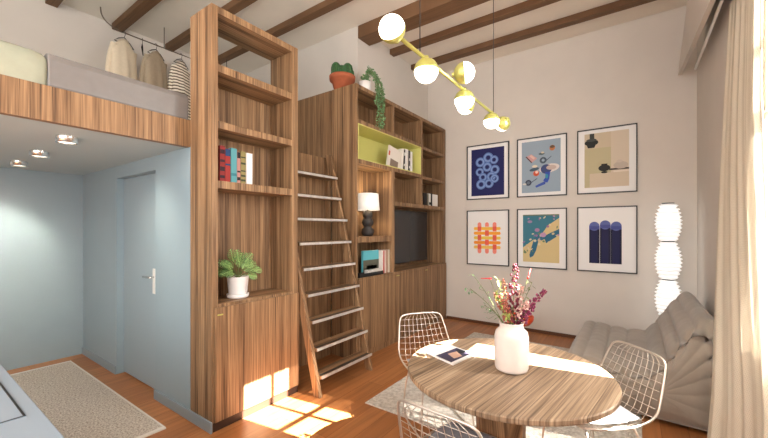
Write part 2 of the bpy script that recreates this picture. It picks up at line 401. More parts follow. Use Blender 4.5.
# ceiling beams
def beam(x0, x1, y0, y1, zb, label):
    m = MB(); m.box(x0, x1, y0, y1, zb, H-.001); o = m.build('ceiling_beam', BEAM, bevel=.006); tag(o, label, 'beam', 'exposed ceiling beams')
beam(3.68, 3.93, YW+.2, 3.028, 4.11, 'thickest dark wooden ceiling beam, ending at the wall above the bookcase')
beam(4.435, 4.545, YW+.2, 3.028, 4.2, 'thin ceiling beam next to the thickest one on its picture-wall side')
beam(5.06, 5.18, YW+.2, 3.028, 4.2, 'thin ceiling beam closest to the wall of framed prints')
beam(3.04, 3.15, YW+.2, 5.655, 4.2, 'thin ceiling beam crossing just right above the top of the tall shelf tower')
beam(2.4, 2.51, YW+.2, 5.655, 4.2, 'thin ceiling beam seen through the open top of the tall shelf tower')
beam(1.75, 1.87, YW+.2, 5.655, 4.2, 'thin ceiling beam ending beside the curved end of the clothes rail')
beam(1.1, 1.21, YW+.2, 5.655, 4.2, 'leftmost short-looking ceiling beam at the top edge above the bed')

# ------------------------------------------------------------------ tall shelf tower
T = thing('shelf_tower', 'tall narrow oak shelf tower with open shelves above a cupboard, left of the ladder', 'shelf', (1.44, 2.62, 0))
tx0, tx1, ty0, ty1, tz = 1.44, 2.285, 2.62, 2.94, 3.27
def part(name, mat, parent, *box, bevel=.002):
    m = MB(); m.box(*box); return m.build(name, mat, parent, bevel=bevel)
part('side_panel', OAK, T, tx0, 1.492, ty0, ty1, .0, tz)
part('side_panel', OAK, T, 2.215, tx1, ty0, ty1, .0, tz)
for z0, z1 in ((3.215, 3.27), (2.765, 2.825), (2.33, 2.385), (1.865, 1.925), (.93, .968)):
    part('shelf', OAK, T, 1.492, 2.215, ty0+.001, ty1, z0, z1)
part('back_panel', OAK, T, 1.492, 2.215, ty1-.012, ty1, 0.05, 2.765)
dd = part('cupboard_door', OAK, T, 1.46, 2.283, ty0-.018, ty0-.001, .07, .945)
part('handle', BRASS, dd, 1.475, 1.52, ty0-.026, ty0-.018, .885, .895)
part('plinth', M_('dark_plinth', srgb(58, 36, 24), .6), T, 1.45, 2.28, ty0-.006, ty0-.001, 0.0, .068)

# ------------------------------------------------------------------ wall bookcase
B = thing('bookcase', 'wide oak wall bookcase with niches, a lime yellow compartment and cupboards below', 'bookcase', (3.21, 2.67, 0))
by0, by1 = 2.67, 3.025
part('side_panel', OAK, B, 3.21, 3.247, by0, 3.06, 0, 3.27)
part('side_panel', OAK, B, 5.545, 5.63, by0, by1, .955, 3.27)
part('top_panel', OAK, B, 3.247, 5.545, by0, by1, 3.222, 3.27)
part('back_panel', OAK, B, 3.247, 5.545, by1-.015, by1, .96, 3.222)
part('divider', OAK, B, 3.985, 4.03, by0+.001, by1-.015, 2.855, 3.222)
part('divider', OAK, B, 4.765, 4.82, by0+.001, by1-.015, 1.925, 3.222)
part('divider', OAK, B, 3.96, 4.035, by0+.001, by1-.015, .965, 2.335)
part('shelf', OAK, B, 3.247, 4.765, by0, by1-.015, 2.805, 2.855)
part('shelf', OAK, B, 3.247, 4.765, by0, by1-.015, 2.335, 2.385)
part('shelf', OAK, B, 4.82, 5.545, by0, by1-.015, 2.785, 2.83)
part('shelf', OAK, B, 4.82, 5.545, by0, by1-.015, 2.325, 2.372)
part('shelf', OAK, B, 4.035, 5.545, by0, by1-.015, 1.87, 1.925)
part('shelf', OAK, B, 3.247, 3.96, by0, by1-.015, 1.385, 1.458)
part('worktop', OAK, B, 3.247, 5.64, by0-.012, by1-.015, .94, .965)
m = MB(); t_ = .012; nx0, nx1, nz0, nz1 = 3.247, 4.765, 2.385, 2.805
m.box(nx0, nx1, by0-.004, by1-.03, nz0, nz0+t_); m.box(nx0, nx1, by0-.004, by1-.03, nz1-t_, nz1)
m.box(nx0, nx0+t_, by0-.004, by1-.03, nz0+t_, nz1-t_); m.box(nx1-t_, nx1, by0-.004, by1-.03, nz0+t_, nz1-t_); m.box(nx0, nx1, by1-.03, by1-.016, nz0, nz1)
l_ = m.build('yellow_niche', LIME, B); l_['label'] = 'lime yellow lacquered niche lining'
for i, (a, c_) in enumerate(((3.25, 4.02), (4.025, 4.84), (4.845, 5.64))):
    dd = part('cupboard_door', OAK, B, a, c_-.003, by0-.014, by0, .07, .938)
    if i: part('handle', BRASS, dd, a+.03, a+.1, by0-.02, by0-.014, .905, .913)
part('base_carcass', OAK, B, 3.25, 5.64, by0, by1-.02, .0, .939, bevel=0)
part('plinth', OAK, B, 3.25, 5.635, by0-.008, by0-.0005, 0, .067)

# television
tv = thing('television', 'black flat television inside the bookcase niche', 'television', (4.75, 2.95, .965))
part('screen', SCREEN, tv, 4.06, 5.45, 2.938, 2.955, 1.03, 1.83)
part('bezel', BLACK, tv, 4.05, 5.46, 2.94, 3.0, 1.02, 1.84)
part('wall_bracket', BLACK, tv, 4.6, 4.9, 3.0, 3.0095, 1.3, 1.6)

# ------------------------------------------------------------------ ladder
Ld = thing('ladder', 'leaning oak loft ladder with nine aluminium-edged treads', 'ladder', (2.7, 2.4, 0))
def rail_prof(x0, x1):
    m = MB(); ang = math.atan2(.55, 2.35)
    yb, yt, zt = 2.365, 2.955, 2.44
    m.prism([(yb-.02, 0), (yb+.06, 0), (yt+.085, zt), (yt, zt)], 'X', x0, x1); return m
rail_prof(2.30, 2.338).build('rail', OAK, Ld, bevel=.004)
rail_prof(3.075, 3.11).build('rail', OAK, Ld, bevel=.004)
for i in range(9):
    z = .155+.2465*i
    y = 2.365+(.59/2.44)*z
    m = MB(); m.box(2.338, 3.075, y-.035, y+.105, z, z+.032); t = m.build('tread', OAK, Ld, bevel=.002)
    m = MB(); m.box(2.345, 3.11 if i < 7 else 3.074, y-.047, y-.036, z+.002, z+.027); m.build('nosing', NOSE, t, bevel=.0015)['label'] = 'bright aluminium nosing'
    m = MB(); m.box(2.345, 3.07, y-.034, y-.005, z+.0325, z+.035); m.build('grip_strip', BLACK, t)['label'] = 'black grip strip'

# ------------------------------------------------------------------ books
def book(x, y, z, th, dp, ht, col, label, group, lean=0, band=None, name='book'):
    """upright book with its spine towards the room (-y)"""
    r = thing(name, label, 'book', (x, y, z), 0, group)
    cm = flat('cover_%d_%d_%d' % col, *col); mats = [cm]
    R = ry(lean); p = (x, y, z)
    m = MB(); t = min(.004, th*.2)
    m.box(x, x+t, y, y+dp, z, z+ht, 0, R, p); m.box(x+th-t, x+th, y, y+dp, z, z+ht, 0, R, p); m.box(x+t, x+th-t, y, y+t, z, z+ht, 0, R, p)
    if band:
        mats.append(flat('band_%d_%d_%d' % band[0], *band[0]))
        for (z0, z1) in band[1]: m.box(x+.001, x+th-.001, y-.0012, y+.0005, z+ht*z0, z+ht*z1, 1, R, p)
    m.build('cover', mats, r)
    m = MB(); m.box(x+t, x+th-t, y+t, y+dp-.004, z+.003, z+ht-.004, 0, R, p); m.build('page_block', PAPERW, r)
    return r
g = 'books on the shelf tower'
zb = 1.926
book(1.535, 2.67, zb, .042, .16, .285, (140, 40, 38), 'thick red and dark patterned book, first from the left on the shelf tower', g, band=((52, 24, 36), ((.1, .18), (.3, .42), (.55, .62), (.78, .9))))
book(1.58, 2.67, zb, .044, .16, .27, (150, 44, 40), 'red book with a navy top band, standing beside the turquoise book on the tower', g, band=((24, 60, 104), ((.78, .99), (.5, .55))))
book(1.628, 2.665, zb, .05, .17, .282, (84, 150, 158), 'turquoise book on the shelf tower with a slim darker band', g, band=((56, 120, 132), ((.2, .28),)))
book(1.681, 2.665, zb, .03, .17, .26, (180, 130, 122), 'pink and black spined book right of the turquoise book', g, band=((24, 22, 26), ((.8, .99), (.1, .2), (.35, .4))))
book(1.715, 2.665, zb, .045, .16, .27, (140, 128, 80), 'olive speckled book next to the white one on the tower', g, band=((60, 64, 40), ((.08, .14), (.22, .28), (.38, .42), (.6, .66), (.8, .84))))
book(1.765, 2.66, zb, .055, .17, .265, (232, 226, 228), 'white book at the right end of the row on the shelf tower', g)
g = 'books in the yellow niche'; zb = 2.398
def facing(x, y, z, w, ht, th, yaw, tilt, mats, label, group, deco):
    """book standing with its front cover turned to the room"""
    r = thing('book', label, 'book', (x, y, z), 0, group); R = rz(yaw) @ ry(tilt); p = (x, y, z)
    m = MB(); m.box(x, x+w, y, y+th, z, z+ht, 0, R, p)
    for i, (a0, a1, c0, c1) in enumerate(deco): m.box(x+w*a0, x+w*a1, y-.0015, y, z+ht*c0, z+ht*c1, 1+i if i+1 < len(mats) else len(mats)-1, R, p)
    m.build('cover', mats, r)
    m = MB(); m.box(x+.002, x+w+.001, y+.004, y+th-.004, z+.004, z+ht+.001, 0, R, p); m.build('page_block', PAPERW, r)
facing(3.93, 2.73, zb, .30, .31, .02, -.05, .2, [flat('cover_pale', 222, 214, 204), flat('cover_red', 196, 84, 62), flat('cover_brown', 130, 112, 100)],
       'pale magazine leaning in the yellow niche with a red corner mark', g, [(.02, .12, .55, .75), (.2, .8, .12, .45)])
book(4.26, 2.70, zb, .032, .2, .305, (226, 222, 216), 'white spined book leaning beside the pale magazine in the yellow niche', g, lean=.1)
book(4.31, 2.70, zb, .03, .2, .30, (44, 42, 44), 'black book standing in the middle of the yellow niche row', g, lean=.06, band=((220, 216, 210), ((.7, .85), (.2, .3))))
book(4.36, 2.70, zb, .07, .2, .315, (232, 229, 224), 'thick white book, tallest in the yellow niche', g, lean=.04)
book(4.455, 2.70, zb, .03, .2, .31, (60, 58, 60), 'dark grey book between white books in the yellow niche', g, lean=.03, band=((210, 206, 200), ((.5, .62), (.15, .25))))
book(4.51, 2.70, zb, .045, .2, .30, (236, 233, 228), 'white book at the right end of the yellow niche row', g, lean=.02)
g = 'books in the small right niche'; zb = 1.926
book(4.94, 2.72, zb, .11, .17, .2, (26, 25, 27), 'black book at the left of the small niche above the television', g)
book(5.07, 2.72, zb, .035, .17, .19, (120, 112, 92), 'narrow olive grey book in the small niche above the television', g)
book(5.12, 2.72, zb, .06, .17, .2, (228, 224, 216), 'white book with dark spine band in the small niche above the television', g, band=((40, 38, 40), ((.1, .3),)))
book(5.20, 2.72, zb, .03, .17, .21, (40, 38, 40), 'slim charcoal book in the small niche above the television', g)
book(5.25, 2.72, zb, .18, .15, .2, (240, 236, 230), 'thick white book ending the row above the television', g)
g = 'books below the table lamp'; zb = .966
facing(3.44, 2.745, zb+.0, .325, .31, .03, .0, 0, [flat('cover_turq', 96, 186, 200), flat('cover_olive', 92, 92, 78), flat('cover_grey', 168, 168, 160)],
       'large turquoise and olive picture book standing cover-out below the table lamp', g, [(.0, 1, .0, .62), (.2, .85, .1, .4)])
for i, (th, c_, lb, ht) in enumerate(((.028, (226, 214, 206), 'cream spined magazine just right of the turquoise picture book', .33), (.022, (196, 92, 84), 'thin red book in the row right of the turquoise picture book', .325),
        (.024, (224, 206, 196), 'pale pink book in the row below the table lamp', .33), (.03, (176, 140, 120), 'tan book second from the right below the table lamp', .335), (.035, (206, 196, 178), 'beige book at the right end of the row below the table lamp', .335))):
    book(3.775+i*.036, 2.70, zb, th, .12, ht-.03, c_, lb, g)
tr = thing('book_tray', 'low black tray holding a pale book in the lower bookcase niche', 'tray', (3.5, 2.73, zb))
m = MB(); m.box(3.262, 3.76, 2.662, 2.735, zb, zb+.012); m.box(3.262, 3.27, 2.662, 2.735, zb, zb+.06); m.box(3.75, 3.76, 2.662, 2.735, zb, zb+.045); m.box(3.262, 3.76, 2.662, 2.667, zb, zb+.045); m.box(3.262, 3.76, 2.73, 2.735, zb, zb+.05)
m.build('tray_body', BLACK, tr, bevel=.003)
lb = thing('book', 'pale grey book lying in the low black tray', 'book', (3.6, 2.73, zb+.012), 0, g)
part('cover', flat('cover_greyw', 206, 202, 198), lb, 3.44, 3.74, 2.669, 2.727, zb+.013, zb+.075)
part('page_block', PAPERW, lb, 3.445, 3.742, 2.673, 2.728, zb+.018, zb+.07)

# table lamp
lp = thing('table_lamp', 'small table lamp with dark stacked-ball base and white drum shade in the bookcase', 'lamp', (3.64, 2.83, 1.458))
c0 = (3.64, 2.83, 1.458)
m = MB(); m.lathe([(.05, 0), (.072, .012), (.082, .05), (.076, .09), (.045, .122), (.062, .14), (.075, .175), (.068, .21), (.045, .235), (.062, .25), (.06, .30), (.045, .325), (.02, .335)], c0, 28); m.build('lamp_base', STONE, lp)
m = MB(); m.tube([(3.64, 2.83, 1.79), (3.64, 2.83, 1.86)], .008, 8); m.build('stem', DARKM, lp)
m = MB(); m.lathe([(.155, .335), (.138, .55)], c0, 36, cap=False); m.build('lamp_shade', SHADE, lp, solid=.003)
m = MB(); m.ball((3.64, 2.83, 1.885), .022, 12); m.build('bulb', M_('warm_bulb', (1, 1, 1), .4, emit=((1, .75, .45), 20)), lp)
l_ = lamp('table_lamp_light', 'POINT', (0, 0, .46), 6, (1, .78, .5), shadow_soft_size=.02); l_.parent = lp

# cactus pot and trailing plant on top of the bookcase
zt = 3.271
CC = Vector((3.31, 2.975, zt))
cp = thing('cactus_pot', 'terracotta pot of stubby green cactus on top of the bookcase', 'potted plant', CC)
m = MB(); m.lathe([(.10, 0), (.135, .125), (.158, .125), (.163, .175), (.148, .175), (.142, .15)], CC, 32); m.build('pot', TERRA, cp)
m = MB(); m.cyl(CC+Vector((0, 0, .14)), .14, .015, 24); m.build('soil', M_('dry_soil', (.05, .035, .025), .95), cp)
m = MB(); random.seed(3)
for (r_, u_, d_, h_, w_) in ((-.075, 0, -.03, .17, .052), (.0, 0, -.05, .13, .05), (.07, 0, -.03, .16, .055), (-.04, 0, .06, .16, .05), (.04, 0, .06, .15, .05), (-.105, 0, .03, .12, .035), (.105, 0, .03, .12, .035)):
    p_ = CC+Vector((.577, -.817, 0))*r_+Vector((.817, .577, 0))*d_; n_ = 18; pr_ = [(.7, .0), (1, .3), (1.02, .6), (.85, .83), (.5, .96), (.03, 1)]
    vs = []
    for (a_, z_) in pr_:
        for k in range(n_):
            t = 2*PI*k/n_; q_ = 1.15*w_*a_*(1 if k % 2 else .84); vs.append((p_.x+q_*math.cos(t), p_.y+q_*math.sin(t), zt+.15+1.15*h_*z_))
    m.add(vs, [(i*n_+k, i*n_+(k+1) % n_, (i+1)*n_+(k+1) % n_, (i+1)*n_+k) for i in range(5) for k in range(n_)], 0, False)
m.build('cactus', CACT, cp)
vp = thing('trailing_plant', 'small white pot with a trailing green plant hanging over the bookcase edge', 'potted plant', (3.515, 2.775, zt))
PC = Vector((3.515, 2.775, zt))
m = MB(); m.lathe([(.06, 0), (.075, .06), (.078, .13), (.068, .13), (.065, .11)], PC, 28); m.build('pot', CERAM, vp)
m = MB(); st = MB(); random.seed(11)
for k in range(17):
    a = random.uniform(-1.2, 1.5); r0 = .03
    p0 = PC+Vector((.02*math.cos(a*2), .02*math.sin(a*3), .12))
    xo = random.uniform(.02, .2); L_ = random.uniform(.12, .5) if k > 3 else .5
    dx = .12+random.uniform(-.08, .08)
    path = [p0, p0+Vector((dx*.3, -.04, .13+.10*random.random())), p0+Vector((dx*.8, -.11, .08)), p0+Vector((dx, -.135, -.06))]
    e_ = path[-1]; q = 4
    for j in range(1, q+1): path.append(e_+Vector((random.uniform(-.012, .02)*j, -.01*random.random(), -L_*j/q)))
    path = smooth_path(path, 2); st.tube(path, .0018, 4)
    for i in range(1, len(path)-1):
        for _ in range(2):
            d_ = Vector((random.uniform(-1, 1), random.uniform(-1, .6), random.uniform(-.8, .5))).normalized()
            m.leaf(path[i]+Vector((0, 0, random.uniform(-.015, .015))), d_, (random.uniform(-1, 1), -1, .5), random.uniform(.02, .034), random.uniform(.014, .022))
for k in range(90):
    a = random.uniform(0, 2*PI); r_ = random.uniform(0, .06)
    p = PC+Vector((r_*math.cos(a)-.01, r_*math.sin(a), .13+random.uniform(0, .07)))
    m.leaf(p, (math.cos(a), math.sin(a), random.uniform(0, 1)), (0, 0, 1), .03, .02)
m.build('foliage', LEAF2, vp); st.build('stems', STEMG, vp)

# split-leaf plant in the tower niche
PP = Vector((1.745, 2.755, .968))
mp_ = thing('potted_plant', 'split-leaf plant in a white pot with saucer on the shelf tower', 'potted plant', PP)
m = MB(); m.lathe([(.062, .01), (.068, .02), (.075, .05), (.086, .175), (.088, .18), (.078, .18), (.074, .15)], PP, 32); m.build('pot', CERAM, mp_)
m = MB(); m.lathe([(.072, 0), (.086, .008), (.09, .034), (.08, .034), (.076, .02)], PP, 32); m.build('saucer', CERAM, mp_)
m = MB(); m.cyl(PP+Vector((0, 0, .14)), .074, .015, 24); m.build('soil', M_('potting_soil', (.03, .02, .015), .95, noise=.4, scale=80), mp_)
def split_leaf(m, base, d, up, l, w):
    d = Vector(d).normalized(); up = Vector(up); up = (up-d*up.dot(d)).normalized(); t = d.cross(up); n = 7
    def bend(s): return base+d*l*s-up*(l*.35*s*s)
    for i in range(n):
        s0 = .06+.9*i/n; s1 = s0+.9/n*.5; ww = w*math.sin(PI*(.15+.8*(i+.5)/n))**.7
        for sg in (-1, 1):
            a, b_ = bend(s0), bend(s1); o = t*sg*ww*.5+d*l*.14-up*w*.08
            m.add([a, b_, b_+o*.98, (a+b_)/2+o*1.1, a+o*.9], [(0, 1, 2, 3, 4)], 0, False)
            c_ = (a+b_)/2+up*.0012; m.add([c_-d*l*.012, c_+d*l*.012, c_+o*.85+d*.002, c_+o*.85-d*.002], [(0, 1, 2, 3)], 1)
    for i in range(n): a, b_ = bend(i/n), bend((i+1)/n); m.add([a-t*w*.05, a+t*w*.05, b_+t*w*.04, b_-t*w*.04], [(0, 1, 2, 3)], 1)
m = MB(); st = MB(); random.seed(5)
for k in range(30):
    a = k*2.399; el = .0+1.0*((k*7) % 10)/10
    q_ = (k % 15)/14; th = -0.35+q_*(PI+.7); rr = .05+.05*random.random()+(.03 if k < 15 else -.01)
    tip = PP+Vector((math.cos(th)*rr, -.045*random.random()-.01 if k % 2 else .03, .195+.05*math.sin(th)+.03*(k % 3)))
    st.tube(smooth_path([PP+Vector((0, 0, .15)), PP+Vector(((tip-PP).x*.3, 0, .19)), tip]), .002, 4)
    split_leaf(m, tip, (math.cos(th), -.25, math.sin(th)*.6+.15), (-.35+random.uniform(-.3, .3), -1, .55), .075+.03*random.random(), .075)
m.build('foliage', [LEAF, LEAFV], mp_); st.build('stems', STEMG, mp_)

# ------------------------------------------------------------------ prints on the right wall
def artwork(y0, z0, label, draw, size=(.69, .89)):
    """y0 = edge nearest the bookcase (large y); u runs left to right in the picture"""
    w, h = size; X = XB-.004
    r = thing('framed_print', label, 'picture', (X, y0-w/2, z0), 0, 'framed prints on the wall')
    m = MB(); t = .014; d = .028
    for a in ((0, w, 0, t), (0, w, h-t, h), (0, t, t, h-t), (w-t, w, t, h-t)): m.box(X-d, X, y0-a[1], y0-a[0], z0+a[2], z0+a[3])
    m.build('frame', BLACK, r)
    m = MB(); m.box(X-.012, X-.004, y0-w+t, y0-t, z0+t, z0+h-t); m.build('mat_board', PAPERW, r)
    m = MB(); mats = []; lay = [0]
    def P(pts, col, z=None):
        mt = flat('ink_%d_%d_%d' % col, *col)
        if mt not in mats: mats.append(mt)
        lay[0] += 1; x = X-.0125-lay[0]*.00004
        m.add([(x, y0-u*w, z0+v*h) for u, v in pts], [tuple(range(len(pts)))], mats.index(mt))
    draw(P); m.build('print', mats, r)
def rect(u0, u1, v0, v1): return [(u0, v0), (u1, v0), (u1, v1), (u0, v1)]
def ell(cu, cv, a, b_, n=20, rot=0, s=1.29):
    out = []
    for k in range(n):
        t = 2*PI*k/n; x, y = a*math.cos(t), b_*math.sin(t); x, y = x*math.cos(rot)-y*math.sin(rot), x*math.sin(rot)+y*math.cos(rot)
        out.append((cu+x, cv+y/s))
    return out
def ring(P, cu, cv, r0, r1, col, n=20, s=1.29, rot=0, asp=1):
    for k in range(n):
        a, b_ = 2*PI*k/n, 2*PI*(k+1)/n
        P([(cu+r*math.cos(t), cv+r*math.sin(t)*asp/s) for r, t in ((r0, a), (r1, a), (r1, b_), (r0, b_))], col)
def art1(P):
    P(rect(.11, .89, .065, .925), (20, 22, 88))
    random.seed(2)
    for cu, cv, a in ((.33, .68, .115), (.52, .75, .12), (.66, .70, .1), (.32, .50, .1), (.5, .58, .11), (.68, .52, .11), (.40, .40, .1), (.6, .40, .11), (.36, .27, .12), (.55, .28, .11), (.68, .36, .1)):
        ring(P, cu, cv, a*.42, a, (98, 128, 190)); ring(P, cu, cv, a*.6, a*.78, (140, 166, 214)); ring(P, cu, cv, a*.36, a*.42, (20, 22, 88))
def art2(P):
    P(rect(.10, .88, .07, .935), (150, 168, 184))
    P([(.18, .68), (.30, .72), (.42, .64), (.30, .57)], (206, 160, 158)); P([(.18, .68), (.2, .69), (.32, .58), (.30, .57)], (92, 56, 52)); P([(.26, .69), (.30, .71), (.38, .65), (.34, .63)], (226, 190, 180))
    ring(P, .54, .60, .03, .07, (70, 84, 98)); P([(.6, .6), (.7, .66), (.705, .65), (.61, .59)], (70, 84, 98))
    P(ell(.72, .79, .055, .06), (196, 124, 76)); P(ell(.72, .81, .05, .03), (104, 80, 56)); P(ell(.51, .71, .06, .025), (84, 100, 104)); P(ell(.53, .73, .03, .02), (226, 206, 170))
    P(ell(.66, .46, .2, .09, rot=.15), (222, 212, 206)); P(ell(.60, .45, .11, .1), (60, 72, 120)); P(ell(.7, .47, .1, .05), (196, 176, 166))
    P(ell(.40, .39, .06, .06), (206, 84, 50)); P(ell(.41, .41, .03, .03), (240, 206, 190)); P(ell(.36, .46, .1, .035, rot=.2), (60, 88, 106)); P(ell(.37, .51, .055, .03), (226, 216, 190))
    P([(.58, .40), (.68, .40), (.66, .28), (.62, .22), (.54, .26), (.59, .32)], (48, 80, 176)); P([(.38, .18), (.6, .26), (.58, .2), (.4, .15)], (58, 84, 170)); P(ell(.61, .33, .03, .05), (50, 140, 170))
    ring(P, .24, .24, .035, .065, (52, 60, 82)); P(ell(.24, .24, .035, .035), (96, 110, 126)); P([(.3, .25), (.42, .31), (.425, .30), (.3, .235)], (52, 60, 82)); P(ell(.16, .22, .04, .02), (206, 206, 200))
def art3(P):
    P(rect(.13, .87, .095, .93), (204, 188, 162)); P(rect(.13, .58, .095, .70), (192, 182, 146)); P(rect(.22, .87, .095, .31), (208, 192, 170)); P(rect(.58, .87, .31, .93), (212, 198, 178))
    P(rect(.22, .3, .84, .93), (60, 62, 58)); P(ell(.25, .79, .12, .06), (34, 38, 36)); P([(.14, .82), (.36, .82), (.30, .71), (.19, .71)], (34, 38, 36)); P(ell(.25, .83, .09, .03), (70, 72, 68))
    P(ell(.47, .385, .1, .065), (38, 38, 36)); P(rect(.42, .52, .42, .45), (38, 38, 36)); P(ell(.47, .32, .055, .02), (38, 38, 36)); P(rect(.55, .87, .345, .37), (60, 56, 52))
    P(ell(.74, .41, .12, .07), (192, 178, 164)); P(ell(.72, .47, .05, .03), (204, 190, 176)); P(rect(.62, .87, .31, .335), (226, 214, 198))
def art4(P):
    cs = [(244, 190, 72), (248, 168, 50), (238, 204, 84), (246, 150, 40), (242, 196, 96)]
    for i in range(5):
        v = .70-.085*i-.035
        P(rect(.20, .78, v-.028, v+.028), cs[i])
        P(ell(.20, v, .03, .036), cs[i]); P(ell(.78, v, .03, .036), cs[i])
    for j, u in enumerate((.31, .49, .67)):
        for i in range(5):
            v = .70-.085*i-.035
            if (i+j) % 2 == 0: P(rect(u-.045, u+.045, v-.045, v+.045), (232, 96, 78))
            P(rect(u-.045, u+.045, v-.052, v-.03), (236, 122, 92)); 
        P(rect(u-.045, u+.045, .70, .745), (240, 140, 124)); P(ell(u, .745, .045, .045), (240, 140, 124)); P(rect(u-.045, u+.045, .245, .285), (240, 140, 124)); P(ell(u, .245, .045, .045), (240, 140, 124))
def art5(P):
    P(rect(.125, .855, .10, .90), (212, 192, 140))
    P([(.125, .34), (.25, .42), (.38, .50), (.5, .52), (.55, .62), (.64, .72), (.75, .78), (.855, .84), (.855, .90), (.125, .90)], (54, 120, 140))
    P([(.27, .17), (.34, .2), (.40, .30), (.44, .44), (.57, .49), (.6, .42), (.855, .56), (.855, .66), (.7, .6), (.6, .56), (.45, .56), (.36, .5), (.30, .34), (.26, .22)], (44, 104, 132))
    random.seed(9)
    for k in range(70):
        u = random.uniform(.14, .84); v = random.uniform(.12, .88); c_ = random.choice([(182, 140, 178), (206, 190, 150), (108, 132, 96), (150, 110, 160), (220, 206, 172)])
        if abs(v-(.45+.5*(u-.4))) < .16 or v > .8: P(ell(u, v, random.uniform(.012, .04), random.uniform(.012, .03), 8, random.random()*3), c_)
    P(ell(.54, .56, .06, .05), (186, 146, 184)); P(ell(.42, .64, .05, .04), (170, 130, 170)); P(ell(.27, .78, .05, .03), (150, 128, 168)); P(rect(.125, .855, .88, .90), (110, 124, 96))
def art6(P):
    for i, u in enumerate((.30, .485, .665)):
        c_ = (14, 16, 72); w = .089; top = .70+(.02 if i == 1 else 0)
        P(rect(u-w, u+w, .13, top), c_); P(ell(u, top, w, w), (92, 104, 168)); P(rect(u-w, u+w, top-.05, top+.001), (70, 80, 148))
        P(rect(u-w, u-w+.03, .13, top-.05), (8, 9, 52)); P(rect(u+w-.035, u+w, .13, top-.05), (8, 9, 52))
artwork(2.283, 2.035, 'print of pale blue loops on navy, top left of the six frames', art1)
artwork(1.472, 2.035, 'print of scattered objects on grey-blue, top middle frame', art2)
artwork(.653, 2.035, 'beige still-life print with two dark pots, top right frame', art3)
artwork(2.283, .965, 'print of an orange and yellow woven grid on white, bottom left frame', art4)
artwork(1.472, .965, 'teal and sand coloured landscape-like print, bottom middle frame', art5)
artwork(.653, .965, 'print of three rounded navy columns on white, bottom right frame', art6)

# ------------------------------------------------------------------ paper floor lamp
FX, FY = 5.36, -.33
fl = thing('floor_lamp', 'tall white pleated paper column lamp in the corner behind the sofa', 'lamp', (FX, FY, 0))
m = MB(); m.cyl((FX, FY, 0), .1, .02, 28); m.build('lamp_base', BLACK, fl)
for i in range(4):
    zb_ = .06+.45*i; prof = []; n = 10
    for k in range(n):
        s = k/n; e = .062+.052*math.sin(PI*(s+.5/n))**.75
        prof += [(e-.008, zb_+.436*s), (e+.02, zb_+.436*(s+.5/n))]
    prof.append((.058, zb_+.436)); m = MB(); m.lathe(prof, (FX, FY, 0), 24, smooth=False); m.build('paper_shade', PAPER, fl)
    m = MB(); m.cyl((FX, FY, zb_+.436), .06, .012, 24); m.build('joint_ring', BLACK, fl)
m = MB(); m.cyl((FX, FY, .02), .012, .04, 12); m.build('pole', DARKM, fl)

# orange side stool
st_ = thing('orange_stool', 'small orange side stool behind the vase near the picture wall', 'stool', (4.79, 1.225, .012))
m = MB(); m.lathe([(.05, .27), (.13, .30), (.175, .36), (.18, .41), (.165, .41), (.16, .385)], (4.79, 1.225, .012), 32); m.build('seat', ORANGE, st_)
m = MB(); m.lathe([(.12, 0), (.12, .012), (.025, .03), (.02, .15), (.03, .27)], (4.79, 1.225, .012), 24); m.build('pedestal', M_('rust_metal', srgb(150, 62, 34), .5), st_)

# ------------------------------------------------------------------ rugs
rg = thing('runner_rug', 'speckled beige runner rug with white ends in the alcove', 'rug', (.84, 3.9, 0))
m = MB(); m.box(.42, 1.255, 3.0, 5.35, 0.0005, .012); m.build('rug_pile', RUNM, rg, bevel=.004)
m = MB(); m.box(.42, 1.255, 5.35, 5.385, .0005, .0125); m.box(.42, 1.255, 2.965, 3.0, .0005, .0125); m.box(1.256, 1.268, 2.965, 5.385, .0005, .0125); m.build('binding', M_('white_binding', srgb(226, 220, 212), .9), rg)
m = MB(); m.box(2.47, 5.1, -.05, 1.95, .0005, .012); tag(m.build('area_rug', RUGM, bevel=.004), 'large pale wool rug under the chairs and dining table edge', 'rug')

